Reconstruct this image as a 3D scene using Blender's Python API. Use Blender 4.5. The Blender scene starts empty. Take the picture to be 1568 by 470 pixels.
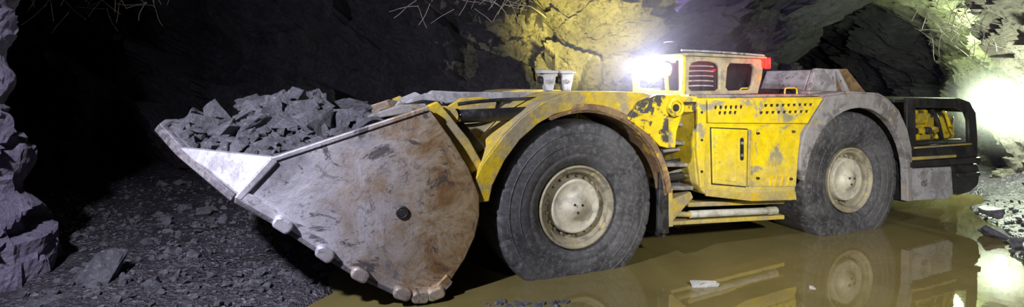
import bpy, bmesh, math, random
import numpy as np
from mathutils import Vector, Matrix, noise
random.seed(7); rng=np.random.default_rng(7)
scene=bpy.context.scene
scene.view_settings.view_transform='Standard'
scene.view_settings.look='None'
scene.view_settings.exposure=0.0

# ---------------------------------------------------------------- materials
def newmat(name):
    m=bpy.data.materials.new(name); m.use_nodes=True
    nt=m.node_tree; b=nt.nodes['Principled BSDF']
    return m,nt,b
def ramp(nt,src,lo,hi):
    r=nt.nodes.new('ShaderNodeMapRange'); r.inputs['From Min'].default_value=lo; r.inputs['From Max'].default_value=hi
    r.clamp=True; nt.links.new(src,r.inputs['Value']); return r.outputs['Result']
def nz(nt,vec,scale,detail=6,rough=.6,dist=0):
    n=nt.nodes.new('ShaderNodeTexNoise'); n.inputs['Scale'].default_value=scale; n.inputs['Detail'].default_value=detail
    n.inputs['Roughness'].default_value=rough; n.inputs['Distortion'].default_value=dist
    nt.links.new(vec,n.inputs['Vector']); return n.outputs['Fac']
def mixc(nt,f,a,b):
    m=nt.nodes.new('ShaderNodeMix'); m.data_type='RGBA'
    if isinstance(f,(int,float)): m.inputs[0].default_value=f
    else: nt.links.new(f,m.inputs[0])
    for i,v in ((6,a),(7,b)):
        if isinstance(v,(tuple,list)): m.inputs[i].default_value=(*v[:3],1)
        else: nt.links.new(v,m.inputs[i])
    return m.outputs[2]
def math_(nt,op,a,b):
    m=nt.nodes.new('ShaderNodeMath'); m.operation=op
    for i,v in enumerate((a,b)):
        if isinstance(v,(int,float)): m.inputs[i].default_value=v
        else: nt.links.new(v,m.inputs[i])
    return m.outputs[0]
def objvec(nt,off=(0,0,0),scl=(1,1,1)):
    t=nt.nodes.new('ShaderNodeTexCoord'); mp=nt.nodes.new('ShaderNodeMapping')
    mp.inputs['Location'].default_value=off; mp.inputs['Scale'].default_value=scl
    nt.links.new(t.outputs['Object'],mp.inputs['Vector']); return mp.outputs['Vector']
def bump(nt,b,h,strength,dist=.02):
    n=nt.nodes.new('ShaderNodeBump'); n.inputs['Strength'].default_value=strength; n.inputs['Distance'].default_value=dist
    nt.links.new(h,n.inputs['Height']); nt.links.new(n.outputs['Normal'],b.inputs['Normal'])
def M(name,c1,c2,c3=None,sc=3,th=(.5,.56),th3=(.58,.62),rough=.55,metal=0,bs=.3,bsc=25,spec=.5,scl=(1,1,1),mud=None):
    m,nt,b=newmat(name)
    v=objvec(nt,scl=scl); v2=objvec(nt,(5.3,2.1,7.7),scl)
    n1=nz(nt,v,sc,8,.68,.3)
    col=mixc(nt,ramp(nt,n1,*th),c1,c2)
    if c3: col=mixc(nt,ramp(nt,nz(nt,v2,sc*1.7,8,.7,.5),*th3),col,c3)
    if mud:   # splashed mud: (colour, z_top, z_bottom)
        s=nt.nodes.new('ShaderNodeSeparateXYZ'); nt.links.new(objvec(nt),s.inputs[0])
        zz=math_(nt,'ADD',s.outputs[2],math_(nt,'MULTIPLY',nz(nt,v2,4,9,.75,.8),1.6))
        col=mixc(nt,math_(nt,'MULTIPLY',ramp(nt,zz,mud[1]+.8,mud[2]+.8),.8),col,mud[0])
    fine=nz(nt,v2,bsc,5,.7)
    mul=nt.nodes.new('ShaderNodeMix'); mul.data_type='RGBA'; mul.blend_type='MULTIPLY'; mul.inputs[0].default_value=.6
    nt.links.new(col,mul.inputs[6])
    g=mixc(nt,ramp(nt,nz(nt,v,bsc*.35,8,.75),.3,.7),(.45,.45,.45),(1.15,1.15,1.15))
    nt.links.new(g,mul.inputs[7])
    nt.links.new(mul.outputs[2],b.inputs['Base Color'])
    b.inputs['Metallic'].default_value=metal
    rr=math_(nt,'ADD',math_(nt,'MULTIPLY',n1,.3),rough-.15); nt.links.new(rr,b.inputs['Roughness'])
    b.inputs['Specular IOR Level'].default_value=spec
    bump(nt,b,math_(nt,'ADD',fine,n1),bs)
    return m
YEL=(.86,.64,.006)
m_yel=M('yellow_paint_worn',YEL,(.74,.56,.03),(.34,.31,.20),sc=1.9,th=(.42,.6),th3=(.555,.62),rough=.38,bs=.14,mud=((.38,.34,.22),1.3,.55))
m_yelmud=M('yellow_paint_muddy',(.55,.42,.06),(.34,.29,.17),(.62,.42,.02),sc=2.2,th=(.42,.6),th3=(.56,.66),rough=.6,bs=.35)
m_arch=M('fender_yellow_beige',(.60,.45,.07),(.36,.31,.19),(.70,.50,.02),sc=2.2,th=(.42,.56),th3=(.52,.60),rough=.55,bs=.35)
m_yelgrey=M('yellow_grey_chipped',(.82,.60,.01),(.07,.065,.06),None,sc=3.5,th=(.50,.54),rough=.5,bs=.3)
m_grey=M('dried_mud_grey',(.30,.285,.28),(.17,.16,.155),(.36,.31,.19),sc=3,rough=.8,bs=.5)
m_ltgrey=M('pale_grey_metal',(.42,.42,.44),(.28,.27,.28),(.16,.13,.10),sc=4,rough=.6,bs=.4)
m_cabf=M('cab_frame_paint',(.40,.37,.24),(.27,.25,.18),(.5,.38,.04),sc=6,rough=.5,bs=.3)
m_dark=M('black_steel',(.016,.016,.018),(.04,.037,.035),(.10,.09,.08),sc=3,th=(.45,.6),th3=(.6,.7),rough=.42,bs=.3)
m_rust=M('rusty_brown',(.20,.12,.06),(.30,.20,.10),(.50,.34,.04),sc=3,th3=(.56,.60),rough=.7,bs=.4)
m_hub=M('hub_cream',(.60,.57,.44),(.45,.43,.36),(.32,.29,.22),sc=4,th3=(.62,.7),rough=.6,bs=.2)
m_rim=M('rim_dirty',(.32,.29,.20),(.20,.18,.14),(.44,.38,.18),sc=5,rough=.6,bs=.3)
m_hose=M('hose_rubber',(.02,.02,.022),(.05,.05,.05),None,rough=.4)
m_tubew=M('tube_whitish',(.5,.5,.44),(.36,.34,.26),(.5,.4,.1),sc=4,rough=.5)
m_num=M('number_paint',(.85,.55,.01),(.75,.5,.02),None)
m_gril=M('grille_paint',(.5,.46,.46),(.35,.3,.3),None)
m_tire,nt,b=newmat('tyre_rubber')
v=objvec(nt); n=nz(nt,v,1.6,9,.72,.6); f=nz(nt,v,18,6,.7)
c=mixc(nt,ramp(nt,n,.38,.66),(.028,.028,.031),(.105,.105,.11)); c=mixc(nt,ramp(nt,f,.48,.8),c,(.18,.18,.185))
nt.links.new(c,b.inputs['Base Color']); b.inputs['Roughness'].default_value=.6; bump(nt,b,f,.45)
m_bkt,nt,b=newmat('bucket_worn_steel')
v=objvec(nt); sep=nt.nodes.new('ShaderNodeSeparateXYZ'); nt.links.new(v,sep.inputs[0])
n=nz(nt,v,1.3,9,.7,.5); n2=nz(nt,objvec(nt,(3,3,3)),2.6,9,.72,.6); n3=nz(nt,objvec(nt,(9,1,4)),1.5,11,.78,2.0); fn=nz(nt,v,30,8,.8)
c=mixc(nt,ramp(nt,n,.45,.62),(.62,.61,.68),(.30,.29,.33))
gx=ramp(nt,math_(nt,'ADD',sep.outputs[0],math_(nt,'MULTIPLY',n2,2.0)),-1.75,-.4)
c=mixc(nt,math_(nt,'MULTIPLY',gx,.95),c,(.50,.38,.20))
rr=math_(nt,'MULTIPLY',ramp(nt,n2,.46,.62),ramp(nt,sep.outputs[0],-2.9,-1.8))
c=mixc(nt,math_(nt,'MULTIPLY',rr,.85),c,(.22,.11,.035))
c=mixc(nt,math_(nt,'MULTIPLY',ramp(nt,n3,.55,.59),.8),c,(.06,.055,.06))
c=mixc(nt,math_(nt,'MULTIPLY',ramp(nt,nz(nt,objvec(nt,(2,7,2)),7,9,.8,1),.53,.62),.6),c,(.10,.09,.10))
nt.links.new(c,b.inputs['Base Color']); b.inputs['Metallic'].default_value=.45
nt.links.new(math_(nt,'ADD',math_(nt,'MULTIPLY',n2,.5),.12),b.inputs['Roughness'])
bump(nt,b,math_(nt,'ADD',math_(nt,'MULTIPLY',fn,.5),math_(nt,'MULTIPLY',n2,2)),.4,.02)
m_lip=M('lip_polished_steel',(.50,.50,.56),(.34,.33,.37),(.2,.19,.21),sc=5,th3=(.6,.68),rough=.4,metal=.4,bs=.2)
def rockmat(name,c1,c2,c3,sc=1.5,bs=.7,rough=.55,th3=(.6,.7),bd=.05):
    m,nt,b=newmat(name); v=objvec(nt)
    n=nz(nt,v,sc,10,.7,.4); n2=nz(nt,objvec(nt,(4,8,1)),sc*5,8,.75,.2); vo=nt.nodes.new('ShaderNodeTexVoronoi'); vo.inputs['Scale'].default_value=sc*3.5
    nt.links.new(v,vo.inputs['Vector'])
    c=mixc(nt,ramp(nt,n,.35,.65),c1,c2); c=mixc(nt,ramp(nt,n2,*th3),c,c3)
    nt.links.new(c,b.inputs['Base Color']); b.inputs['Roughness'].default_value=rough
    h=math_(nt,'ADD',math_(nt,'MULTIPLY',n,1.5),math_(nt,'ADD',n2,math_(nt,'MULTIPLY',vo.outputs['Distance'],.5)))
    bump(nt,b,h,bs,bd); return m
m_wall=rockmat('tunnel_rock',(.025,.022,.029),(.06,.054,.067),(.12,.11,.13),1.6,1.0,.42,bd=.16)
m_wally=rockmat('tunnel_rock_lit',(.15,.14,.10),(.28,.26,.19),(.06,.055,.04),1.6,1.0,.65,th3=(.54,.62),bd=.18)  # paler, yellower copy of the tunnel rock; lamp light put into the colour
m_pillar=rockmat('pillar_rock_lit',(.24,.21,.31),(.42,.38,.54),(.12,.10,.15),3,1.0,.6,th3=(.54,.64),bd=.1)  # pillar rock with its purple light and extra brightness put into the colour
m_ore=rockmat('ore_rock',(.07,.07,.085),(.17,.17,.20),(.38,.38,.42),5,.9,.33,th3=(.55,.7),bd=.04)
m_pale=rockmat('pale_stone',(.35,.35,.33),(.5,.5,.48),(.2,.2,.18),6,.6,.5)
m_gr,nt,b=newmat('wet_gravel'); v=objvec(nt)
vo=nt.nodes.new('ShaderNodeTexVoronoi'); vo.inputs['Scale'].default_value=22; nt.links.new(v,vo.inputs['Vector'])
vo2=nt.nodes.new('ShaderNodeTexVoronoi'); vo2.inputs['Scale'].default_value=55; nt.links.new(v,vo2.inputs['Vector'])
sp=nt.nodes.new('ShaderNodeSeparateColor'); nt.links.new(vo.outputs['Color'],sp.inputs[0])
c=mixc(nt,ramp(nt,nz(nt,v,1.2,8,.7),.35,.65),(.025,.022,.029),(.06,.055,.066))
c=mixc(nt,ramp(nt,sp.outputs[0],.82,1.0),c,(.17,.16,.19))
nt.links.new(c,b.inputs['Base Color']); b.inputs['Roughness'].default_value=.38
bump(nt,b,math_(nt,'ADD',vo.outputs['Distance'],math_(nt,'ADD',math_(nt,'MULTIPLY',vo2.outputs['Distance'],.5),nz(nt,v,9,8,.7))),.8,.04)
m_wat,nt,b=newmat('muddy_water'); v=objvec(nt)
n=nz(nt,v,.7,6,.6,.8)
nt.links.new(mixc(nt,ramp(nt,n,.3,.7),(.125,.105,.036),(.185,.155,.06)),b.inputs['Base Color'])
b.inputs['Roughness'].default_value=.02; b.inputs['IOR'].default_value=1.75
bump(nt,b,math_(nt,'ADD',nz(nt,v,2.2,3,.5),math_(nt,'MULTIPLY',nz(nt,v,9,2,.5),.15)),.06,.02)
def emit(name,col,s):
    m,nt,b=newmat(name); b.inputs['Base Color'].default_value=(*col,1); b.inputs['Emission Color'].default_value=(*col,1); b.inputs['Emission Strength'].default_value=s; return m
m_em=emit('lamp_white',(.9,.93,1),60); m_emr=emit('lamp_red',(1,.006,.004),9); m_emg=emit('lamp_wall',(.93,1,.88),60)

# ---------------------------------------------------------------- helpers
col=scene.collection
def empty(name,loc=(0,0,0),rz=0):
    o=bpy.data.objects.new(name,None); o.location=loc; o.rotation_euler=(0,0,rz); col.objects.link(o); return o
def mobj(name,verts,faces,mat,parent=None,smooth=False,bevel=0,seg=2):
    me=bpy.data.meshes.new(name); me.from_pydata([tuple(map(float,p)) for p in verts],[],[tuple(map(int,f)) for f in faces]); me.update()
    bm=bmesh.new(); bm.from_mesh(me); bmesh.ops.recalc_face_normals(bm,faces=bm.faces); bm.to_mesh(me); bm.free()
    o=bpy.data.objects.new(name,me); col.objects.link(o); me.materials.append(mat)
    if smooth: me.polygons.foreach_set('use_smooth',[True]*len(me.polygons))
    if bevel:
        md=o.modifiers.new('b','BEVEL'); md.width=bevel; md.segments=seg; md.limit_method='ANGLE'; md.angle_limit=math.radians(30)
    if parent: o.parent=parent
    return o
def extr(name,pts,t0,t1,mat,par,bevel=.012,tri=False):
    n=len(pts); v=[(s,t0,z) for s,z in pts]+[(s,t1,z) for s,z in pts]
    f=[tuple(range(n)),tuple(range(2*n-1,n-1,-1))]+[(i,(i+1)%n,n+(i+1)%n,n+i) for i in range(n)]
    return mobj(name,v,f,mat,par,False,bevel)
def box(name,x0,x1,y0,y1,z0,z1,mat,par,bevel=.01):
    return extr(name,[(x0,z0),(x1,z0),(x1,z1),(x0,z1)],y0,y1,mat,par,bevel)
def cyl(name,p0,p1,r,mat,par,seg=24,r2=None,bevel=.004):
    p0=Vector(p0);p1=Vector(p1);d=(p1-p0).normalized(); a=d.orthogonal().normalized(); bb=d.cross(a); r2=r if r2 is None else r2
    v=[];
    for p,rr_ in ((p0,r),(p1,r2)):
        for i in range(seg):
            an=2*math.pi*i/seg; v.append(p+(a*math.cos(an)+bb*math.sin(an))*rr_)
    f=[(i,(i+1)%seg,seg+(i+1)%seg,seg+i) for i in range(seg)]+[tuple(range(seg)),tuple(range(2*seg-1,seg-1,-1))]
    o=mobj(name,v,f,mat,par,True,0)
    for p in o.data.polygons:
        if len(p.vertices)>4: p.use_smooth=False
    if bevel:
        md=o.modifiers.new('b','BEVEL'); md.width=bevel; md.segments=2; md.limit_method='ANGLE'; md.angle_limit=math.radians(50)
    return o
def tube(name,pts,r,mat,par,res=3):
    cu=bpy.data.curves.new(name,'CURVE'); cu.dimensions='3D'; cu.bevel_depth=r; cu.bevel_resolution=res; cu.use_fill_caps=True
    lst=pts if isinstance(pts[0][0],(tuple,list)) else [pts]
    for pp in lst:
        s=cu.splines.new('NURBS'); s.points.add(len(pp)-1)
        for i,p in enumerate(pp): s.points[i].co=(*p,1)
        s.use_endpoint_u=True; s.order_u=min(4,len(pp)); s.resolution_u=8
    tmp=bpy.data.objects.new(name,cu); col.objects.link(tmp)
    me=bpy.data.meshes.new_from_object(tmp.evaluated_get(bpy.context.evaluated_depsgraph_get())); bpy.data.objects.remove(tmp)
    me.materials.clear(); me.materials.append(mat)
    o=bpy.data.objects.new(name,me); col.objects.link(o); me.polygons.foreach_set('use_smooth',[True]*len(me.polygons))
    if par:o.parent=par
    return o
def rrect(x0,x1,z0,z1,r,n=6):
    p=[]
    for cx,cz,a0 in ((x1-r,z1-r,0),(x0+r,z1-r,90),(x0+r,z0+r,180),(x1-r,z0+r,270)):
        for i in range(n+1):
            a=math.radians(a0+90*i/n); p.append((cx+r*math.cos(a),cz+r*math.sin(a)))
    return p
def plate(name,outer,holes,y,thick,mat,par,bev=.006,axis='y'):
    cu=bpy.data.curves.new(name,'CURVE'); cu.dimensions='2D'; cu.fill_mode='BOTH'; cu.extrude=thick/2-bev; cu.bevel_depth=bev; cu.bevel_resolution=1
    for lp in [outer]+holes:
        s=cu.splines.new('POLY'); s.points.add(len(lp)-1); s.use_cyclic_u=True
        for i,p in enumerate(lp): s.points[i].co=(p[0],p[1],0,1)
    tmp=bpy.data.objects.new(name,cu); col.objects.link(tmp)
    me=bpy.data.meshes.new_from_object(tmp.evaluated_get(bpy.context.evaluated_depsgraph_get())); bpy.data.objects.remove(tmp)
    for vv in me.vertices:
        x,z,t=vv.co
        vv.co=(x,y-t,z) if axis=='y' else (y+t,x,z)
    me.materials.clear(); me.materials.append(mat)
    o=bpy.data.objects.new(name,me); col.objects.link(o)
    if par:o.parent=par
    return o
def lathe(name,prof,center,mat,par,seg=160,flip=1,groove=None):
    v=[];f=[];n=len(prof)
    for i in range(seg):
        a=2*math.pi*i/seg
        for j,(y,r) in enumerate(prof):
            rr_=r; yy=y
            if groove and i%groove[0]==0 and groove[1]<=j<=groove[2]: yy=y+.012; rr_=r-.008
            v.append((center[0]+rr_*math.cos(a),center[1]+flip*yy,center[2]+rr_*math.sin(a)))
    for i in range(seg):
        k=(i+1)%seg
        for j in range(n-1): f.append((i*n+j,i*n+j+1,k*n+j+1,k*n+j))
    return mobj(name,v,f,mat,par,True)

# rock templates
def hull(n,sub=False):
    pts=[Vector((random.uniform(-1,1),random.uniform(-1,1),random.uniform(-1,1))) for _ in range(n)]
    bm=bmesh.new()
    for p in pts: bm.verts.new(p*(1/max(.8,p.length)))
    r=bmesh.ops.convex_hull(bm,input=bm.verts)
    bmesh.ops.delete(bm,geom=[g for g in r['geom_interior'] if isinstance(g,bmesh.types.BMVert)],context='VERTS')
    bmesh.ops.dissolve_limit(bm,angle_limit=.2,verts=bm.verts,edges=bm.edges)
    if sub:
        bmesh.ops.bevel(bm,geom=list(bm.edges),offset=.025,segments=1,affect='EDGES',clamp_overlap=True)
    bm.verts.index_update()
    V=np.array([v.co[:] for v in bm.verts]); F=[[q.index for q in fc.verts] for fc in bm.faces]; bm.free(); return V,F
def chipped(n):
    V,F=hull(n)
    me=bpy.data.meshes.new('tmp'); me.from_pydata(V.tolist(),[],F); bm=bmesh.new(); bm.from_mesh(me)
    bmesh.ops.triangulate(bm,faces=bm.faces); bmesh.ops.subdivide_edges(bm,edges=bm.edges,cuts=4,use_grid_fill=True)
    off=Vector((random.uniform(0,50),)*3)
    for v_ in bm.verts:
        p=v_.co*1.0
        d,pt=noise.voronoi(p*1.9+off); r=noise.cell_vector(pt[0]*7.3)
        q=(p*1.9+off)-pt[0]
        v_.co=p*(1+.13*q.dot(r)-.07*abs(r.x)+.03*noise.fractal(p*5+off,1,2,3))
    V=np.array([v_.co[:] for v_ in bm.verts]); bm.verts.index_update(); F=[[q.index for q in fc.verts] for fc in bm.faces]; bm.free(); bpy.data.meshes.remove(me); return V,F
T=[hull(random.randint(10,16)) for _ in range(24)]
TB=[hull(random.randint(11,18),True) for _ in range(24)]
TC=[chipped(random.randint(10,16)) for _ in range(16)]
def rotm():
    q=rng.normal(size=4); q/=np.linalg.norm(q); w,x,y,z=q
    return np.array([[1-2*(y*y+z*z),2*(x*y-z*w),2*(x*z+y*w)],[2*(x*y+z*w),1-2*(x*x+z*z),2*(y*z-x*w)],[2*(x*z-y*w),2*(y*z+x*w),1-2*(x*x+y*y)]])
def rocks(name,items,mat,par=None,temps=T):
    V=[];F=[];o=0
    for (p,s) in items:
        tv,tf=temps[rng.integers(len(temps))]
        sc=np.array(s if isinstance(s,(tuple,list)) else [s*rng.uniform(.7,1.2),s*rng.uniform(.7,1.2),s*rng.uniform(.6,1)])
        vv=(tv@rotm().T)*sc+np.array(p); V.append(vv); F+= [[i+o for i in q] for q in tf]; o+=len(tv)
    V=np.concatenate(V)
    me=bpy.data.meshes.new(name); me.from_pydata(V.tolist(),[],F); me.update(); me.materials.append(mat)
    ob=bpy.data.objects.new(name,me); col.objects.link(ob)
    if par: ob.parent=par
    return ob

def facet(p,sc,seed=0):
    d,pt=noise.voronoi(p*sc+Vector((seed,seed*2,0)))
    c=pt[0]; r=noise.cell_vector(c*7.3+Vector((.5,.5,.5)))
    q=(p*sc+Vector((seed,seed*2,0)))-c
    return (q.dot(r)*2)/sc+ (r.x)*.25/sc
def rockd(p):
    return facet(p,.7,3)*.5+facet(p,1.9,9)*.4+facet(p,4.5,1)*.22+noise.fractal(p*.5,1,2,5)*.25+noise.fractal(p*3,.9,2,5)*.10

# ---------------------------------------------------------------- environment
WL=[(-14,6.5),(-12.5,10.6),(-8,11.6),(-3,12),(1.0,11.3),(2.35,11.0),(2.9,12.2),(3.2,14.5),(6,15.8),(8.6,15.6),(9.1,17.5),(9.6,24),(10.4,31),(14.6,31),(14.0,22),(13.5,16),(12.0,12.6),(10.6,9.6),(9.8,6),(9.9,1.5)]
def resample(P,st):
    out=[]
    for a,b_ in zip(P[:-1],P[1:]):
        L=math.dist(a,b_); n=max(1,int(L/st))
        for i in range(n): out.append((a[0]+(b_[0]-a[0])*i/n,a[1]+(b_[1]-a[1])*i/n))
    out.append(P[-1]); return out
def wallmesh(name,P,st,zt,mat,lean=2.3,z0=-.5,amp=1,zst=None):
    R=np.array(resample(P,st)); 
    S=R.copy()
    for _ in range(6): S[1:-1]=(S[:-2]+2*S[1:-1]+S[2:])/4
    d=np.gradient(S,axis=0); 
    k=np.ones(9)/9
    d=np.stack([np.convolve(np.pad(d[:,i],4,'edge'),k,'valid') for i in (0,1)],1)
    d/=np.linalg.norm(d,axis=1)[:,None]; N=np.stack([d[:,1],-d[:,0]],1)
    zs=np.arange(z0,zt,zst or st); V=[];F=[]
    for i,(p,n_) in enumerate(zip(S,N)):
        for z in zs:
            L=lean*max(0,(z-2.2)/3)**2.2
            q=Vector((p[0]+n_[0]*L,p[1]+n_[1]*L,z)); dd=rockd(q)*amp
            V.append((q.x+n_[0]*dd,q.y+n_[1]*dd,z+.15*dd))
    m=len(zs)
    for i in range(len(S)-1):
        for j in range(m-1): F.append((i*m+j,(i+1)*m+j,(i+1)*m+j+1,i*m+j+1))
    me=bpy.data.meshes.new(name); me.from_pydata(V,[],F); me.update(); me.materials.append(mat)
    o=bpy.data.objects.new(name,me); col.objects.link(o); return o
wallmesh('wall_back',WL[:5],.08,5.5,m_wall)
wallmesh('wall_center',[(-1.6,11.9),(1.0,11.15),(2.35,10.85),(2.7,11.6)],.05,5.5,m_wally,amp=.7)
wallmesh('wall_tunnel',WL[5:16],.11,5.5,m_wall)
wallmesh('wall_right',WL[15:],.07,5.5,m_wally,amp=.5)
xs=np.arange(-15,16,.3); ys=np.arange(1.5,32,.3)
V=[(x,y,5.25+rockd(Vector((x,y,9)))*.6) for x in xs for y in ys]; m=len(ys)
F=[(i*m+j,(i+1)*m+j,(i+1)*m+j+1,i*m+j+1) for i in range(len(xs)-1) for j in range(m-1)]
mobj('ceiling',V,F,m_wall)
def ss(a,b_,x):
    t=min(1,max(0,(x-a)/(b_-a))); return t*t*(3-2*t)
def gh(x,y):
    n=noise.fractal(Vector((x*.8,y*.8,1)),1,2,4)
    xl=-1.95+.05*(y-5)+.35*n; xr=6.1+(y-6)*.72+.35*n if y<9 else 8.3+(y-9)*.9+.3*n
    h=-.4
    h=max(h,-.4+.43*ss(xl+.7,xl-.15,x)+.10*ss(xl-.1,xl-3,x)+.25*ss(-5,-9,x))
    h=max(h,-.4+.43*ss(xr-.6,xr+.15,x)+.55*ss(xr,xr+2.2,x))
    h=max(h,-.4+.43*ss(10.2,11.2,y+.3*n)+.1*ss(11,14,y))
    if y<5.25: h=max(h,-.4+.45*ss(5.3,4.7,y+.35*noise.noise(Vector((x*1.7,0,3))))*ss(2.0,.2,x))
    if h>-.1: h+=.05*noise.fractal(Vector((x*2.5,y*2.5,0)),1,2,5)+.02*facet(Vector((x,y,0)),5,2)
    return h
xs=np.arange(-14,15.5,.1); ys=np.arange(1.2,32,.1)
V=[(x,y,gh(x,y)) for x in xs for y in ys]; m=len(ys)
F=[(i*m+j,(i+1)*m+j,(i+1)*m+j+1,i*m+j+1) for i in range(len(xs)-1) for j in range(m-1)]
g=mobj('ground',V,F,m_gr,smooth=True)
mobj('water_puddle',[(-3.6,2.0,0),(8.6,2.0,0),(9.2,10.2,0),(-3.6,10.2,0)],[(0,1,2,3)],m_wat)
it=[]
while len(it)<6500:
    x=rng.uniform(-9,9);y=rng.uniform(3.5,10.4) if rng.random()<.5 else rng.uniform(4.6,8)
    if x<-4.9 and y<6.3: continue
    h=gh(x,y)
    if h<.0: continue
    s=.010+.045*rng.random()**4.5
    if rng.random()<.015: s*=2.2
    it.append(((x,y,h+s*.3),s))
for _ in range(90):
    x=rng.uniform(-5.5,-2.2);y=rng.uniform(5.1,9.5); s=rng.uniform(.045,.10)*(1 if y<7.5 else 1.3)
    if x<-4.7 and y<6.3: continue
    it.append(((x,y,gh(x,y)+s*.2),s))
rocks('gravel_stones',it,m_ore)
def boulder(p,s,mat=None,name='boulder'):
    o=rocks(name,[((0,0,0),s)],mat or m_ore,None,TC); o.location=p; return o
boulder((-4.40,5.55,.16),(.34,.28,.27)); boulder((-4.55,5.05,.05),(.26,.25,.14)); boulder((-4.0,5.25,.05),(.14,.16,.08))
boulder((6.95,7.35,.1),(.22,.2,.16)); boulder((7.4,7.9,.25),(.16,.2,.12)); boulder((6.8,6.9,.05),(.14,.12,.1))
boulder((2.09,5.65,.01),(.20,.13,.065),m_pale,'floating_stone'); boulder((3.25,5.55,.0),(.045,.05,.03),m_pale,'floating_stone'); boulder((-2.9,6.6,.08),(.07,.06,.05))
it=[((rng.uniform(-.3,.6),rng.uniform(5.02,5.2),.0),rng.uniform(.02,.05)) for _ in range(40)]
rocks('shore_pebbles',it,m_ore)
V=[];F=[];ns=110;zs=np.arange(-.2,5.4,.05)
for j,z in enumerate(zs):
    r0=.60+.10*math.sin(z*2.2+.3)+(.26*max(0,1-z/.95))-.20*ss(2.15,2.6,z)-.12*math.exp(-((z-1.05)/.18)**2)
    for i in range(ns):
        a=2*math.pi*i/ns; p=Vector((-5.93+r0*math.cos(a),5.35+r0*math.sin(a),z)); dd=rockd(p*1.6)*.16
        V.append((p.x+dd*math.cos(a),p.y+dd*math.sin(a),z))
for j in range(len(zs)-1):
    for i in range(ns): F.append((j*ns+i,j*ns+(i+1)%ns,(j+1)*ns+(i+1)%ns,(j+1)*ns+i))
mobj('rock_pillar',V,F,m_pillar)
m_wire=M('rusty_wire',(.42,.38,.3),(.3,.26,.2),None)
def strands(n,x,y,z,L,seed):
    r=random.Random(seed); out=[]
    for _ in range(n):
        p=Vector((r.uniform(*x),r.uniform(*y),r.uniform(*z))); d=Vector((r.uniform(-1,1),r.uniform(-.3,.2),r.uniform(-.9,.5))).normalized(); pts=[p.copy()]
        for k in range(4): d=(d+Vector((r.uniform(-.3,.3),r.uniform(-.2,.2),r.uniform(-.3,.25)))).normalized(); p=p+d*L*r.uniform(.6,1.2); pts.append(p.copy())
        out.append([tuple(q) for q in pts])
    return out
WM=empty('roof_wire_mesh')
tube('strands_left',strands(50,(-8.6,-6.2),(8.5,9.5),(3.5,4.1),.13,1),.005,m_wire,WM,1)
tube('strands_center',strands(40,(-2.0,.4),(9.3,10),(3.6,4.2),.14,2),.005,m_wire,WM,1)
tube('strands_right',strands(70,(8.6,9.8),(10.2,11),(3.0,4.3),.13,3),.006,m_wire,WM,1)

# ---------------------------------------------------------------- loader
LD=empty('underground_loader',(0.74,5.94,0),math.radians(21.2))
def wheel(nm,s,t,flip):
    e=empty(nm,(0,0,0)); e.parent=LD
    prof=[(.12,.47),(.07,.50),(.045,.53),(.02,.57),(.006,.62),(.010,.63),(.002,.64),(-.006,.70),(-.009,.74),(-.010,.78),(-.009,.82),(-.007,.86),(-.004,.89),(.000,.93),(.006,.965),(.016,.99),(.035,1.008),(.07,1.02),(.2,1.03),(.42,1.035),
          (.65,1.03),(.75,1.022),(.80,1.005),(.83,.97),(.84,.9),(.85,.8),(.85,.72),(.82,.62),(.75,.53),(.65,.47)]
    c=(s,t,.765)
    lathe(nm+'_tyre',prof,c,m_tire,e,240,flip,(12,13,18))
    lathe(nm+'_tyre_bead_ring',[(.004,.745),(-.014,.750),(-.014,.757),(.004,.762)],c,m_tire,e,160,flip)
    lathe(nm+'_tyre_outer_ring',[(.004,.872),(-.012,.877),(-.012,.882),(.004,.887)],c,m_tire,e,160,flip)
    rim=[(.13,.475),(.05,.49),(.03,.485),(.03,.462),(.06,.455),(.078,.43),(.07,.415),(.085,.405),(.12,.39),(.17,.375),(.19,.35),(.19,.30)]
    lathe(nm+'_rim',rim,c,m_rim,e,96,flip)
    hub=[(.19,.335),(.10,.32),(.085,.31),(.08,.295),(.09,.28),(.085,.20),(.075,.14),(.05,.13),(.045,.10),(.03,.09),(.03,0.0)]
    lathe(nm+'_hub',hub,c,m_hub,e,96,flip)
    for i in range(20):
        a=2*math.pi*(i+.5)/20; x=s+.355*math.cos(a); z=.765+.355*math.sin(a)
        cyl(nm+'_nut_%d'%(i+1),(x,t+flip*.19,z),(x,t+flip*.14,z),.017,m_rim,e,6,None,0)
    for i in range(3):
        a=2*math.pi*i/3+.4; x=s+.06*math.cos(a); z=.765+.06*math.sin(a)
        cyl(nm+'_cap_%d'%(i+1),(x,t+flip*.05,z),(x,t+flip*.015,z),.014,m_dark,e,8,None,0)
wheel('wheel_front_near',.05,0,1); wheel('wheel_rear_near',4.66,0,1)
wheel('wheel_front_far',.05,2.7,-1); wheel('wheel_rear_far',4.66,2.7,-1)

# bucket
SP=[(-3.49,1.21),(-3.13,.95),(-2.84,.71),(-2.49,.43),(-2.11,.19),(-1.90,.09),(-1.75,.06),(-1.62,.09),(-1.5,.19),(-1.36,.38),(-1.25,.60),(-1.2,.82),(-1.2,1.03),(-1.31,1.31),(-1.52,1.66),(-1.75,1.97),(-3.20,1.52)]
extr('bucket_side_near',SP,-.10,-.05,m_bkt,LD,.012); extr('bucket_side_far',SP,2.75,2.8,m_bkt,LD,.012)
sh=SP[:16]; inn=[]
for i,(s,z) in enumerate(sh):
    a=sh[max(0,i-1)];b_=sh[min(15,i+1)]; d=Vector((b_[0]-a[0],b_[1]-a[1])).normalized(); n_=Vector((-d.y,d.x))
    inn.append((s+n_.x*.05,z+n_.y*.05))
extr('bucket_shell',sh+inn[::-1],-.06,2.76,m_bkt,LD,0)
def fl(s): return 1.21+(-3.49-s)*.66
lip=[(-3.49,-.12),(-4.03,.48),(-4.33,1.0),(-4.36,1.35),(-4.33,1.7),(-4.03,2.22),(-3.49,2.82),(-3.05,2.8),(-3.05,-.08)]
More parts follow.
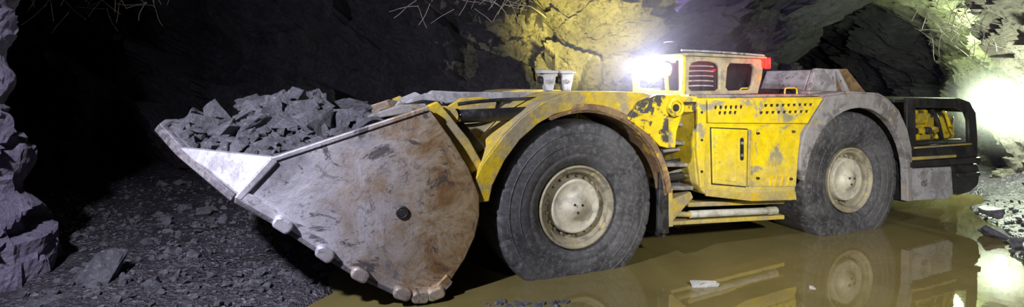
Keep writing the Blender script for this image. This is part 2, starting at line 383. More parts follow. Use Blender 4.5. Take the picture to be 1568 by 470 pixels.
n=len(lip); V=[(s,t,fl(s)+.045) for s,t in lip]+[(s+.03,t,fl(s)-.04) for s,t in lip]
F=[tuple(range(n)),tuple(range(2*n-1,n-1,-1))]+[(i,(i+1)%n,n+(i+1)%n,n+i) for i in range(n)]
mobj('bucket_lip',V,F,m_lip,LD,False,.015)
for nm,sg,off in (('near',1,0),('far',-1,2.7)):
    def tt(t): return t if sg==1 else 2.7-t
    A=[(-3.49,tt(-.11),1.19),(-3.17,tt(-.09),1.54),(-4.04,tt(.47),fl(-4.04)+.03)]
    Bq=[(p[0]+.04,p[1]+sg*.05,p[2]+.0) for p in A]
    mobj('bucket_corner_gusset_'+nm,A+Bq,[(0,1,2),(3,5,4),(0,1,4,3),(1,2,5,4),(2,0,3,5)],m_lip,LD,False,.006)
m_edge=M('worn_edge_dark',(.12,.11,.13),(.22,.2,.22),None,sc=6,rough=.5,metal=.3,bs=.6)
ed=lip[:7]
for k,(a,b_) in enumerate(zip(ed[:-1],ed[1:])):
    A=Vector((a[0],a[1],fl(a[0])));B=Vector((b_[0],b_[1],fl(b_[0]))); up=Vector((.55,0,.83)); ot=(B-A).cross(up).normalized()
    if ot.x>0: ot=-ot
    V=[];
    for p in (A,B):
        for (w,h) in ((-.06,.05),(.02,.02),(.02,-.05),(-.10,-.06)): V.append(p+ot*w+up*h)
    mobj('bucket_cutting_edge_%d'%(k+1),V,[(0,1,2,3),(4,5,6,7),(0,1,5,4),(1,2,6,5),(2,3,7,6),(3,0,4,7)],m_edge,LD,False,.01)
band=SP[:9]
inb=[]
for i,(s,z) in enumerate(band):
    a=band[max(0,i-1)];b_=band[min(8,i+1)]; d=Vector((b_[0]-a[0],b_[1]-a[1])).normalized(); inb.append((s-d.y*.085,z+d.x*.085))
extr('bucket_edge_band',[(s+.0,z-.02) for s,z in band]+inb[::-1],-.125,-.09,m_bkt,LD,.012)
extr('bucket_edge_underside',[(s-.01,z-.05) for s,z in band]+[(s,z-.01) for s,z in band][::-1],-.135,-.02,m_edge,LD,.01)
extr('bucket_cheek_bar',[(-3.50,1.20),(-3.44,1.17),(-3.14,1.50),(-3.20,1.54)],-.13,-.05,m_bkt,LD,.012)
for k,(s,z,an) in enumerate([(-3.10,.93,-38),(-2.74,.62,-40),(-2.42,.38,-34),(-2.02,.14,-24),(-1.84,.08,-8),(-1.68,.09,12)]):
    a=math.radians(an); L=.09;H=.05
    pts=[]
    for (u,w) in ((-L,-H*.6),(-L*.7,-H*1.1),(L*.7,-H*1.1),(L,-H*.6),(L,H*.7),(L*.6,H*1.2),(-L*.6,H*1.2),(-L,H*.7)):
        pts.append((s+u*math.cos(a)-w*math.sin(a),z+u*math.sin(a)+w*math.cos(a)))
    extr('bucket_shroud_%d'%(k+1),pts,-.20,-.06,m_bkt,LD,.03)
lathe('bucket_pin_hole',[(0,.065),(-.02,.06),(-.02,.045),(.03,.04),(.03,0)],(-2.01,-.1,.93),m_dark,LD,24)
cyl('bucket_pin',(-2.01,-.12,.93),(-2.01,-.05,.93),.042,m_dark,LD)
extr('bucket_top_rim',[(-1.75,1.99),(-1.73,1.945),(-3.17,1.50),(-3.20,1.54)],-.115,-.045,m_bkt,LD,.01)
extr('bucket_rear_lug',[(-1.74,1.98),(-1.62,2.03),(-1.28,1.62),(-1.1,1.3),(-1.25,1.25),(-1.5,1.62)],.02,.12,m_arch,LD)
extr('bucket_rear_lug_far',[(-1.74,1.98),(-1.62,2.03),(-1.28,1.62),(-1.1,1.3),(-1.25,1.25),(-1.5,1.62)],2.5,2.6,m_arch,LD)
for t in (.95,1.65):
    extr('bucket_bracket_%d'%int(t*10),[(-1.9,1.80),(-1.75,2.02),(-1.55,2.10),(-1.35,2.0),(-1.2,1.5),(-1.3,1.2)],t,t+.09,m_ltgrey,LD)

# rock load
LB=[(-3.44,-.06),(-3.98,.50),(-4.26,1.02),(-4.29,1.35),(-4.26,1.68),(-3.98,2.2),(-3.44,2.76),(-1.45,2.76),(-1.45,-.05)]
def inside(s,t):
    c_=False;n=len(LB)
    for i in range(n):
        x1,y1=LB[i];x2,y2=LB[(i+1)%n]
        if (y1>t)!=(y2>t) and s<(x2-x1)*(t-y1)/(y2-y1)+x1: c_=not c_
    return c_
def dline(s,t):
    a=Vector((-4.0,.55));b_=Vector((-3.22,.0)); d=(b_-a).normalized(); n_=Vector((-d.y,d.x)); return (Vector((s,t))-a).dot(n_)
def mound(s,t):
    mz=1.42+.50*math.exp(-((s+3.15)/.95)**2-((t-1.4)/.95)**2)+.12*ss(-2.6,-1.8,s)
    cap=1.49+.10*ss(-3.3,-4.0,s)+.55*dline(s,t); cap2=fl(s)+.0+.7*((s+4.2)-.3*abs(t-1.35))
    if s<-2.9: mz=min(mz,cap,cap2 if s<-3.6 else 9)
    return mz
xs=np.arange(-4.25,-1.45,.04); ys=np.arange(-.04,2.76,.04); V=[]
for x in xs:
    for y in ys:
        h=mound(x,y); V.append((x,y,h+.05*noise.fractal(Vector((x*4,y*4,2)),1,2,4)+.15*facet(Vector((x,y,0)),7,2)))
m=len(ys)
RL=empty('ore_rock_load'); RL.location=LD.location; RL.rotation_euler=LD.rotation_euler
F=[]
for i in range(len(xs)-1):
    for j in range(m-1):
        if inside(xs[i]+.02,ys[j]+.02) and dline(xs[i],ys[j])>-.02 and mound(xs[i],ys[j])>(fl(xs[i]) if xs[i]<-2.9 else 0)-.03: F.append((i*m+j,(i+1)*m+j,(i+1)*m+j+1,i*m+j+1))
mobj('fines',V,F,m_ore,RL)
it=[]
while len(it)<1300:
    s=rng.uniform(-4.2,-1.6);t=rng.uniform(0.05,2.7)
    if not inside(s-.08,t) or dline(s,t)<.04: continue
    z=max(mound(s,t),fl(s)+.04 if s<-3.2 else 0); r=.014+.10*rng.random()**2.6
    if t<.3: r=min(r,.04)
    it.append(((s,t,z+r*.35),r))
rocks('small_rocks',it,m_ore,RL,TB)
big=[(-4.02,1.10,1.80,.21,.18,.15),(-4.12,1.55,1.84,.13,.14,.11),(-3.85,1.5,1.88,.16,.2,.13),(-3.55,1.2,1.88,.18,.16,.15),(-3.5,1.7,1.98,.2,.18,.15),
(-3.25,1.35,2.0,.17,.2,.14),(-3.05,1.6,2.02,.2,.2,.13),(-2.8,1.3,1.95,.18,.2,.16),(-2.75,.75,1.78,.27,.22,.22),(-3.12,.8,1.78,.16,.18,.14),(-3.3,.45,1.60,.13,.11,.07),
(-2.5,1.0,1.76,.22,.17,.15),(-2.45,1.6,1.88,.28,.22,.15),(-2.2,1.3,1.76,.2,.2,.13),(-3.72,.95,1.72,.15,.14,.12),(-3.0,.35,1.58,.13,.1,.07),(-2.6,.4,1.68,.14,.12,.09),(-2.0,1.1,1.70,.15,.15,.1),(-2.25,.6,1.74,.18,.14,.12),
(-3.4,.9,1.76,.15,.15,.14),(-2.9,2.1,1.97,.22,.2,.15),(-3.6,2.1,1.9,.2,.2,.14),(-2.2,2.0,1.87,.2,.2,.15),(-3.3,1.1,1.92,.16,.14,.14),(-2.95,1.05,1.9,.17,.15,.14)]
rocks('large_rocks',[((a,b_,c_),(d*1.22,e*1.22,f*1.3)) for a,b_,c_,d,e,f in big],m_ore,RL,TC)

# ---- front frame
arcO=[(-1.30,.95),(-1.28,1.12),(-1.15,1.36),(-.92,1.64),(-.69,1.85),(-.44,2.01),(-.19,2.10),(.05,2.12),(.3,2.12),(.89,2.11)]
arcI=[(.85,1.62),(.62,1.77),(.39,1.87),(.15,1.925),(-.05,1.92),(-.3,1.87),(-.5,1.77),(-.72,1.6),(-.9,1.38),(-1.04,1.12),(-1.08,.95)]
extr('front_fender_side',arcO+[(1.10,2.05),(1.12,1.85)]+arcI,-.06,-.01,m_arch,LD,.01)
V=[];F=[]
for (s,z) in arcO: V+= [(s,-.05,z),(s,.80,z),(s+.0,.80,z-.05),(s,-.05,z-.05)]
for i in range(len(arcO)-1):
    a=4*i; F+=[(a,a+1,a+5,a+4),(a+3,a+7,a+6,a+2),(a,a+4,a+7,a+3),(a+1,a+2,a+6,a+5)]
mobj('front_fender_top',V,F,m_arch,LD)
V2=[(x,2.7-y,z) for x,y,z in V]; mobj('front_fender_top_far',V2,F,m_arch,LD)
def strip(name,pts,t0,t1,th,mat):
    V=[];F=[]
    for i,(s,z) in enumerate(pts):
        a=pts[max(0,i-1)];b_=pts[min(len(pts)-1,i+1)]; d=Vector((b_[0]-a[0],b_[1]-a[1])).normalized()
        ox,oz=-d.y*th,d.x*th
        V+=[(s,t0,z),(s,t1,z),(s+ox,t1,z+oz),(s+ox,t0,z+oz)]
    for i in range(len(pts)-1):
        a=4*i; F+=[(a,a+1,a+5,a+4),(a+3,a+7,a+6,a+2),(a,a+4,a+7,a+3),(a+1,a+2,a+6,a+5)]
    k=4*(len(pts)-1); F+=[(0,1,2,3),(k,k+1,k+2,k+3)]
    return mobj(name,V,F,mat,LD,False,.004)
gu=[(.06+1.12*math.cos(math.radians(a)),.765+1.12*math.sin(math.radians(a))) for a in range(112,-2,-6)]
strip('front_mudguard',gu,-.10,.75,.035,m_rust)
gu2=[(.06+1.12*math.cos(math.radians(a)),.765+1.12*math.sin(math.radians(a))) for a in range(100,0,-5)]
go=[(.06+1.23*math.cos(math.radians(a)),.765+(1.22)*math.sin(math.radians(a))) for a in range(5,100,5)]
extr('front_mudguard_flange',gu2+go,-.10,-.07,m_rust,LD,.006)
extr('front_mud_flap',[(1.12,1.15),(1.24,1.12),(1.26,.36),(1.09,.38)],-.08,-.03,m_hose,LD,.01)
extr('front_mud_flap_panel',[(1.16,1.5),(1.22,1.3),(1.24,.3),(1.18,.3)],-.05,.7,m_dark,LD,.01)
arm=[(-1.28,.45),(-1.05,.30),(-.75,.55),(-.1,1.2),(.5,1.75),(.5,2.02),(.1,2.06),(-.5,1.95),(-1.0,1.62),(-1.3,1.15)]
for k,t in enumerate((.86,1.7)): extr('lift_arm_%d'%(k+1),arm,t,t+.14,m_arch,LD,.015)
cyl('lift_arm_pin',(-1.12,.76,.72),(-1.12,1.0,.72),.10,m_dark,LD)
cyl('lift_arm_pin_b',(-1.05,.78,1.35),(-1.05,1.0,1.35),.07,m_dark,LD)
box('front_core',-.55,1.25,1.0,1.7,.35,1.98,m_dark,LD,.02)
box('front_axle',-.15,.25,.5,2.2,.6,.95,m_dark,LD,.02)
extr('front_deck',[(-.25,2.02),(.95,2.02),(1.1,2.0),(1.1,1.9),(-.3,1.9)],.0,2.7,m_grey,LD,.01)
m_chrome,nt,b=newmat('chrome_rod'); b.inputs['Base Color'].default_value=(.35,.35,.36,1); b.inputs['Metallic'].default_value=1; b.inputs['Roughness'].default_value=.15
cyl('tilt_cylinder_body',(-.62,.22,1.87),(.1,.22,1.90),.075,m_dark,LD)
cyl('tilt_cylinder_rod',(-1.45,.22,1.85),(-.6,.22,1.87),.075,m_hose,LD)
cyl('tilt_cylinder_collar',(-1.40,.22,1.852),(-1.34,.22,1.855),.085,m_chrome,LD)
cyl('tilt_rod_eye',(-1.48,.12,1.86),(-1.48,.32,1.86),.11,m_arch,LD)
extr('tilt_link_arm',[(-1.6,2.04),(-1.45,2.13),(-1.1,2.11),(.15,2.09),(.2,2.02),(-1.0,2.0),(-1.5,1.93)],1.0,1.15,m_ltgrey,LD,.015)
extr('tilt_crank',[(-2.15,1.78),(-2.1,1.9),(-1.6,2.02),(-1.4,2.0),(-1.35,1.88),(-1.7,1.8)],.85,1.0,m_dark,LD,.015)
extr('tilt_crank_b',[(-2.3,1.80),(-2.25,1.86),(-1.9,1.97),(-1.6,1.98),(-1.6,1.9)],.7,.8,m_grey,LD,.015)
extr('boom_nose',[(-1.35,1.95),(-1.2,2.04),(-.9,2.06),(-.75,1.98),(-.85,1.6),(-1.1,1.2),(-1.3,1.3)],.62,.70,m_arch,LD,.012)
extr('boom_plate_dark',[(-1.42,1.72),(-1.30,1.80),(-1.02,1.50),(-1.12,1.42)],.2,.26,m_dark,LD,.01)
tube('boom_hose_1',[(-1.3,.4,1.98),(-.9,.35,2.04),(-.5,.4,2.03),(.2,.45,2.04)],.022,m_hose,LD)
tube('boom_hose_2',[(-1.4,.45,1.75),(-1.1,.4,1.7),(-.9,.5,1.75),(-.7,.6,1.82)],.022,m_hose,LD)
def worklight(k,s,t):
    e=empty('work_light_%d'%k); e.parent=LD
    box('post_%d'%k,s-.02,s+.05,t,t+.06,2.02,2.14,m_grey,e)
    extr('yoke_%d'%k,[(s-.04,2.12),(s+.05,2.12),(s+.08,2.24),(s+.10,2.36),(s-.09,2.36),(s-.08,2.24)],t-.02,t+.10,m_ltgrey,e,.012)
    extr('hood_%d'%k,[(s-.13,2.345),(s+.11,2.345),(s+.11,2.38),(s-.13,2.39)],t-.05,t+.14,m_ltgrey,e,.01)
    cyl('lens_%d'%k,(s-.07,t+.04,2.26),(s-.13,t+.04,2.26),.05,m_dark,e)
    cyl('pivot_%d'%k,(s,t-.035,2.24),(s,t-.01,2.24),.03,m_grey,e)
worklight(1,-.01,.7); worklight(2,.27,.75)
extr('hinge_plate_yellow',[(.62,1.80),(.80,2.00),(1.05,2.08),(1.22,2.08),(1.22,1.42),(1.10,1.45),(.93,1.60)],-.12,-.06,m_yelgrey,LD,.012)
extr('hinge_column',[(1.17,2.07),(1.42,2.08),(1.45,1.85),(1.36,1.62),(1.34,1.42),(1.2,1.42)],-.10,.22,m_yel,LD,.015)
cyl('hinge_boss',(1.29,-.16,1.92),(1.29,.2,1.92),.105,m_yel,LD)
lathe('hinge_boss_ring',[(0,.115),(-.03,.11),(-.03,.085),(-.01,.08)],(1.29,-.16,1.92),m_yelgrey,LD,32)
cyl('hinge_boss_cap',(1.29,-.175,1.92),(1.29,-.1,1.92),.045,m_dark,LD)
extr('hinge_bracket_top',[(1.42,2.06),(1.72,2.05),(1.72,1.98),(1.42,1.98)],-.05,.3,m_yel,LD)
extr('hinge_bracket_mid',[(1.42,1.95),(1.72,1.93),(1.72,1.85),(1.48,1.85)],-.02,.3,m_yelgrey,LD)
box('hinge_core',1.15,1.8,.9,1.8,.45,1.9,m_dark,LD)
box('step_back_panel',1.25,1.74,.62,.68,.5,2.0,m_dark,LD)
for k,(z,t0) in enumerate(((.92,.0),(1.2,.1),(1.48,.15),(1.72,.2))): extr('step_%d'%(k+1),[(1.36,z),(1.70,z-.02),(1.70,z-.07),(1.36,z-.05)],t0,.6,m_grey,LD)
for k in range(5):
    tube('hinge_hose_%d'%(k+1),[(1.15,.3+.05*k,.75+.13*k),(1.35,.15+.05*k,.7+.15*k),(1.55,.2,.72+.16*k),(1.85,.3,.85+.12*k)],.022,m_hose if k%2 else m_grey,LD)
cyl('steer_cylinder',(1.15,.12,1.0),(1.62,.12,1.02),.05,m_dark,LD); cyl('steer_rod',(1.6,.12,1.02),(1.8,.12,1.0),.03,m_chrome,LD)
extr('hinge_lower_plate',[(1.24,.70),(1.70,.82),(1.74,.74),(1.4,.45),(1.3,.45)],.05,.6,m_yelmud,LD)
extr('hinge_post_yellow',[(1.30,.9),(1.36,.9),(1.37,.42),(1.29,.42)],-.02,.06,m_yel,LD)
cyl('frame_tube_white',(1.70,.08,.52),(3.1,.08,.44),.048,m_tubew,LD); cyl('frame_tube_white_b',(1.42,.1,.55),(1.72,.08,.515),.035,m_yelmud,LD)
cyl('frame_tube_cap',(3.05,.08,.443),(3.2,.08,.435),.055,m_tubew,LD)
extr('frame_rail_upper',[(1.72,.66),(3.42,.56),(3.42,.50),(1.72,.60)],.12,.3,m_yelmud,LD)
extr('frame_rail_lower',[(1.4,.46),(3.35,.36),(3.35,.30),(1.4,.41)],.06,.3,m_yelmud,LD)

# ---- mid body
Bp=[(1.72,2.03),(1.68,1.41),(1.72,.93),(1.84,.79),(2.61,.66),(3.42,.60),(3.46,1.0),(3.47,1.19),(3.54,1.51),(3.76,1.78),(3.98,2.02)]
extr('body_mid',Bp,-.05,2.7,m_yel,LD,.03)
extr('body_lower_flare',[(1.84,.86),(2.61,.75),(3.40,.72),(3.42,.595),(2.61,.645),(1.84,.775)],-.075,-.04,m_yelmud,LD,.01)
extr('body_edge_post',[(1.70,2.03),(1.82,2.03),(1.82,1.4),(1.80,.90),(1.74,.88),(1.68,1.4)],-.085,-.04,m_yel,LD,.012)
m_gap=M('panel_gap',(.03,.028,.02),(.06,.05,.03),None)
D=[(1.93,1.64),(2.53,1.60),(2.50,.85),(1.95,.93)]
extr('door_gap',[(1.915,1.655),(2.545,1.615),(2.515,.835),(1.935,.915)],-.056,-.04,m_gap,LD,0)
extr('door_panel',D,-.075,-.05,m_yel,LD,.01)
extr('door_inset',[(1.99,1.58),(2.34,1.56),(2.33,.92),(2.0,.98)],-.082,-.07,m_yel,LD,.006)
extr('door_latch_recess',rrect(2.395,2.455,1.20,1.50,.028),-.079,-.07,m_dark,LD,0)
for z in (1.27,1.43): cyl('latch_%d'%int(z*100),(2.425,-.095,z),(2.425,-.07,z),.02,m_ltgrey,LD,12)
extr('door_hinge_strip',[(2.545,1.6),(2.59,1.6),(2.57,.85),(2.53,.85)],-.08,-.05,m_yelmud,LD,.006)
up=[(1.86,2.0),(3.9,2.0),(3.72,1.80),(3.6,1.66),(1.86,1.72)]
holes=[]
for i in range(6): holes.append([(1.98+.085*i+.03*math.cos(a),1.905+.03*math.sin(a)) for a in np.linspace(0,2*math.pi,14)[:-1]])
for i in range(4): holes.append([(2.05+.085*i+.03*math.cos(a),1.835+.028*math.sin(a)) for a in np.linspace(0,2*math.pi,14)[:-1]])
for i in range(9):
    holes.append(rrect(2.80+.105*i,2.875+.105*i,1.895,1.94,.02,3))
    holes.append(rrect(2.72+.105*i,2.795+.105*i,1.80,1.845,.02,3))
plate('body_upper_panel',up,holes,-.075,.03,m_yel,LD,.004)
extr('body_upper_dark',[(1.9,1.98),(3.85,1.98),(3.7,1.80),(3.58,1.70),(1.9,1.75)],-.058,-.045,m_dark,LD,0)
extr('body_side_frame_rear',[(2.62,1.64),(3.58,1.64),(3.50,1.5),(3.46,1.2),(3.42,.78),(2.62,.84)],-.062,-.045,m_yel,LD,.008)
for k,(s,z) in enumerate(((1.75,1.85),(1.75,1.5),(1.75,1.1),(2.7,1.55),(3.35,1.55),(2.7,.95),(3.3,.9))): cyl('bolt_%d'%(k+1),(s,-.10,z),(s,-.05,z),.016,m_dark,LD,8,None,0)
for k,sx in enumerate((2.86,2.98,3.10,3.22)):
    if k==0: P_=[(sx,.98),(sx+.09,.98),(sx+.09,.82),(sx+.065,.82),(sx+.065,.955),(sx,.955)]
    else: P_=[(sx,.97),(sx+.09,.97),(sx+.09,.94),(sx+.045,.81),(sx+.015,.81),(sx+.06,.94),(sx,.94)]
    extr('unit_number_%d'%(k+1),P_,-.068,-.06,m_num,LD,0)
extr('deck_mid',[(1.72,2.03),(3.98,2.03),(3.98,2.06),(1.72,2.07)],-.02,2.7,m_grey,LD,.01)
for k,s in enumerate((2.62,3.45)):
    tube('deck_handle_%d'%(k+1),[(s,.15,2.05),(s,.15,2.14),(s+.02,.15,2.15),(s+.22,.15,2.15),(s+.24,.15,2.14),(s+.24,.15,2.05)],.012,m_yel,LD)
box('deck_box_low',3.0,3.9,.3,1.5,2.05,2.13,m_dark,LD,.02)
box('deck_box_b',4.0,4.5,.2,1.0,2.04,2.10,m_grey,LD,.02)
# ---- cab
CB=empty('cab'); CB.parent=LD
plate('cab_side_frame',[(1.60,2.08),(1.60,2.50),(1.68,2.585),(2.90,2.56),(2.96,2.50),(2.93,2.3),(2.86,2.08)],
 [[(1.68,2.15),(1.69,2.43),(1.74,2.49),(1.85,2.515),(2.04,2.515),(2.16,2.49),(2.21,2.43),(2.21,2.15),(2.16,2.11),(1.73,2.11)],
  [(2.29,2.16),(2.32,2.43),(2.37,2.495),(2.75,2.49),(2.82,2.44),(2.78,2.2),(2.72,2.12),(2.34,2.11)]],.1,.05,m_cabf,CB,.008)
plate('cab_side_frame_far',[(1.60,2.08),(1.60,2.58),(2.94,2.56),(2.86,2.08)],[rrect(1.70,2.2,2.14,2.5,.05),rrect(2.3,2.78,2.14,2.48,.05)],1.19,.05,m_cabf,CB,.008)
plate('cab_front_frame',[(.08,2.08),(1.21,2.08),(1.21,2.59),(.08,2.59)],[rrect(.15,1.15,2.11,2.53,.04)],1.62,.05,m_yel,CB,.008,'x')
extr('cab_roof',[(1.52,2.575),(1.54,2.605),(1.7,2.615),(2.96,2.585),(2.99,2.555)],.02,1.27,m_cabf,CB,.01)
for k,(s,t) in enumerate(((1.62,1.16),(2.9,1.16))): box('cab_post_%d'%k,s-.03,s+.03,t-.03,t+.03,2.05,2.57,m_yel,CB)
box('cab_rear_wall',2.86,2.9,.12,1.18,2.05,2.55,m_dark,CB)
box('cab_inner_screen',1.72,2.85,.66,.70,2.05,2.55,m_dark,CB)
box('cab_seat_back',2.35,2.5,.3,.6,2.0,2.42,m_dark,CB,.04)
for k in range(5):
    z=2.18+.065*k; tube('window_grille_%d'%(k+1),[(1.74,.16,z),(1.85,.13,z+.01),(2.05,.13,z+.01),(2.16,.16,z)],.010,m_gril,CB)
tube('cab_roof_pipe',[(1.55,.05,2.64),(2.0,.05,2.64),(2.5,.05,2.62),(2.95,.05,2.60)],.014,m_ltgrey,CB)
cyl('headlamp_housing',(1.62,.42,2.40),(1.54,.42,2.40),.10,m_ltgrey,CB,32)
cyl('headlamp_lens',(1.54,.42,2.40),(1.49,.42,2.40),.105,m_em,CB,32,.085)
cyl('headlamp_small',(1.56,.20,2.52),(1.52,.20,2.52),.03,m_em,CB,16)
cyl('headlamp_bracket',(1.62,.42,2.10),(1.60,.42,2.34),.025,m_yel,CB,16)
box('tail_lamp_red_housing',2.96,3.02,.06,.18,2.42,2.58,m_dark,CB)
box('tail_lamp_red',2.955,3.04,.02,.065,2.42,2.57,m_emr,CB); box('tail_lamp_red_b',2.93,2.96,.05,.18,2.44,2.56,m_emr,CB)

# ---- rear
Fo=[(3.46,1.0),(3.47,1.25),(3.55,1.52),(3.75,1.78),(3.98,2.03),(4.49,2.07),(5.13,2.04),(5.35,1.95),(5.55,1.8),(5.75,1.5),(5.85,1.2),(5.87,.9),(5.86,.38)]
Fi=[(5.76,.38)]+[(4.66+1.09*math.cos(math.radians(a)),.765+1.09*math.sin(math.radians(a))) for a in range(0,181,9)]
Fi=Fi[:-1]+[(3.54,.85)]
extr('rear_fender',Fo+Fi,-.09,.02,m_grey,LD,.012)
strip('rear_fender_sheet',Fo,-.05,.85,.03,m_grey)
extr('rear_deck',[(3.95,1.93),(5.2,1.93),(5.2,2.03),(3.95,2.04)],.0,2.7,m_grey,LD,.01)
box('rear_core',3.3,6.2,.95,1.75,.35,1.95,m_dark,LD,.02)
box('rear_axle',4.4,4.85,.5,2.2,.6,.95,m_dark,LD)
H=[(5.80,1.98),(7.12,1.95),(7.40,1.88),(7.55,1.72),(7.60,1.3),(7.60,.98),(5.80,1.0)]
Hh=[[(5.98,1.84),(7.05,1.82),(7.30,1.74),(7.38,1.6),(7.40,1.22),(6.0,1.22)]]
plate('hood_side',H,Hh,-.03,.06,m_dark,LD,.01)
extr('hood_body',[(5.80,1.97),(7.12,1.94),(7.40,1.87),(7.55,1.71),(7.60,1.3),(7.60,.98),(5.80,1.0)],.35,2.7,m_dark,LD,.03)
extr('hood_top',[(5.5,1.97),(7.12,1.97),(7.42,1.90),(7.56,1.73),(7.50,1.72),(7.38,1.84),(7.1,1.91),(5.5,1.92)],-.05,2.7,m_dark,LD,.01)
m_engy=M('engine_yellow',(.65,.48,.01),(.42,.32,.04),(.05,.045,.03),sc=3,th3=(.54,.58),rough=.5)
box('engine_block',6.02,6.75,.10,.4,1.28,1.72,m_engy,LD,.03)
box('engine_head',6.05,6.5,.04,.3,1.55,1.79,m_engy,LD,.04)
box('engine_side',6.85,7.32,.12,.4,1.28,1.66,m_engy,LD,.03)
for k in range(4): cyl('engine_pot_%d'%k,(6.15+.17*k,.02,1.45),(6.15+.17*k,.2,1.45),.055,m_engy if k%2 else m_dark,LD,16)
tube('engine_pipe_1',[(6.6,.08,1.8),(6.75,.05,1.7),(6.8,.05,1.4),(6.9,.08,1.3)],.03,m_dark,LD)
tube('engine_pipe_2',[(6.9,.06,1.75),(7.0,.03,1.65),(7.02,.04,1.45),(7.2,.08,1.35)],.025,m_engy,LD)
tube('engine_pipe_3',[(6.0,.05,1.28),(6.4,.03,1.25),(6.9,.03,1.27),(7.35,.06,1.26)],.02,m_hose,LD)
extr('hood_yellow_line',[(5.95,1.19),(7.42,1.19),(7.42,1.215),(5.95,1.215)],-.075,-.05,m_yelmud,LD,.004)
extr('bumper_ledge',[(5.80,.99),(7.62,.97),(7.64,.87),(5.80,.90)],-.10,2.7,m_dark,LD,.015)
extr('hood_lower_yellow',[(5.9,1.06),(7.0,1.04),(7.0,1.0),(5.9,1.01)],-.075,-.04,m_yelmud,LD,.004)
extr('rear_side_panel_grey',[(5.80,.88),(6.88,.85),(6.93,.40),(6.80,.33),(5.80,.38)],-.07,.0,m_ltgrey,LD,.015)
extr('rear_bumper',[(6.90,.88),(7.66,.86),(7.72,.70),(7.68,.48),(7.45,.38),(7.14,.35),(6.92,.42)],-.05,2.7,m_dark,LD,.05)
extr('rear_bumper_step',[(7.0,.74),(7.6,.72),(7.62,.66),(7.0,.68)],-.10,-.04,m_dark,LD,.01)
box('rear_under',5.8,6.95,.0,2.7,.35,.9,m_dark,LD)
e=empty('radiator_shroud'); e.parent=LD
extr('shroud_front',[(4.52,2.04),(4.70,2.44),(4.74,2.46),(5.16,2.44),(5.2,2.04)],.65,.72,m_ltgrey,e,.01)
extr('shroud_rear',[(5.16,2.44),(5.50,2.46),(5.98,2.04),(5.18,2.04)],.70,1.5,m_rust,e,.01)  # grey panel; the red light on it is put in as the brown colour
extr('shroud_body',[(4.52,2.04),(4.70,2.43),(5.52,2.45),(5.96,2.04)],.74,1.6,m_ltgrey,e,.01)
extr('shroud_rib',[(5.14,2.45),(5.20,2.45),(5.48,2.06),(5.40,2.06)],.62,.72,m_ltgrey,e,.01)
# wall lamp
wl=empty('tunnel_wall_lamp')
bpy.ops.mesh.primitive_uv_sphere_add(radius=.11,location=(10.55,11.05,1.62)); o=bpy.context.object; o.name='lamp_globe'; o.data.materials.append(m_emg); o.parent=wl
cyl('lamp_bracket',(10.55,11.05,1.79),(11.3,11.5,1.9),.03,m_dark,wl)
cyl('lamp_cap',(10.55,11.05,1.73),(10.55,11.05,1.82),.09,m_dark,wl)

# ---------------------------------------------------------------- lights
def lw(s,t,z):
    a=math.radians(21.2); return (0.74+s*math.cos(a)-t*math.sin(a),5.94+s*math.sin(a)+t*math.cos(a),z)
def point(name,loc,power,colr,r=.1):
    l=bpy.data.lights.new(name,'POINT'); l.energy=power; l.color=colr; l.shadow_soft_size=r
    o=bpy.data.objects.new(name,l); o.location=loc; col.objects.link(o)
def spot(name,loc,tgt,power,colr,ang,blend=.6,r=.1):
    l=bpy.data.lights.new(name,'SPOT'); l.energy=power; l.color=colr; l.spot_size=math.radians(ang); l.spot_blend=blend; l.shadow_soft_size=r
    o=bpy.data.objects.new(name,l); o.location=loc; o.rotation_euler=(Vector(tgt)-Vector(loc)).to_track_quat('-Z','Y').to_euler(); col.objects.link(o)
spot('flash_left',(-3.6,1.6,4.6),(-1.6,5.8,1.2),2500,(.88,.87,1),120,1.0,.12)
spot('flash_right',(3.2,.6,3.4),(4.4,7.6,1.3),2400,(1,.97,.92),85,1.0,.2)
spot('yellow_wall_spot',(1.0,8.4,2.3),(1.6,11.1,3.6),2000,(1,.86,.20),74,.8)
point('headlamp_light',lw(1.38,.40,2.42),95,(.82,.86,1),.05)
spot('headlamp_beam',lw(1.4,.56,2.42),lw(-3,.2,1.7),160,(.9,.92,1),70)
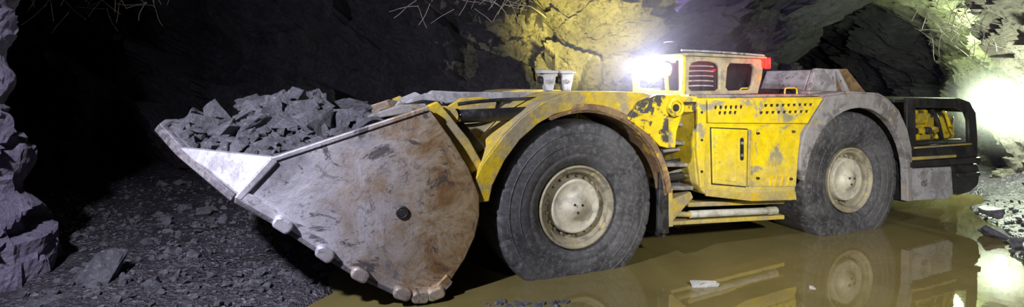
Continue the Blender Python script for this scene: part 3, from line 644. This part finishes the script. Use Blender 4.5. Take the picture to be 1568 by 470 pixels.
point('mist_light',(3.7,12.0,3.3),380,(.52,.38,1),.3)
point('tail_red',lw(3.1,-.02,2.52),16,(1,.01,.01),.04); point('cab_red',lw(2.3,.4,2.48),5,(1,.02,.02),.05)
point('wall_lamp_light',(10.2,10.7,1.8),700,(.88,1,.78),.13)
point('tunnel_glow',(11.2,13.0,3.4),330,(.72,1,.45),.2)
def mist(name,loc,scl,dens,colr):
    mm=bpy.data.materials.new(name+'_air'); mm.use_nodes=True; nt=mm.node_tree; nt.nodes.clear()
    out=nt.nodes.new('ShaderNodeOutputMaterial'); vs=nt.nodes.new('ShaderNodeVolumeScatter'); vs.inputs['Color'].default_value=(*colr,1); nt.links.new(vs.outputs[0],out.inputs['Volume'])
    tc=nt.nodes.new('ShaderNodeTexCoord'); vl=nt.nodes.new('ShaderNodeVectorMath'); vl.operation='LENGTH'; nt.links.new(tc.outputs['Object'],vl.inputs[0])
    r_=ramp(nt,vl.outputs['Value'],1.0,.0); nt.links.new(math_(nt,'MULTIPLY',math_(nt,'POWER',r_,1.7),dens),vs.inputs['Density'])
    bpy.ops.mesh.primitive_uv_sphere_add(segments=32,ring_count=16,radius=1,location=loc); o=bpy.context.object; o.name=name; o.scale=scl; o.data.materials.append(mm)
mist('dust_mist',lw(1.55,.75,2.6),(1.8,1.6,1.6),.30,(.84,.80,1))
mist('lamp_haze',(10.2,10.8,1.75),(1.0,1.0,1.2),.32,(.95,1,.92))
w=bpy.data.worlds.new('World'); scene.world=w; w.use_nodes=True
w.node_tree.nodes['Background'].inputs[0].default_value=(.03,.022,.055,1); w.node_tree.nodes['Background'].inputs[1].default_value=.3
cam=bpy.data.cameras.new('Camera'); cam.sensor_width=36; cam.clip_start=.05
Z,cu_,cv_=1,1000,300
cam.lens=18*Z; cam.shift_x=(cu_-1000)/2000*Z; cam.shift_y=-(cv_-161)/2000*Z
co=bpy.data.objects.new('Camera',cam); co.location=(0,0,2.23); co.rotation_euler=(math.radians(90),0,0); col.objects.link(co); scene.camera=co
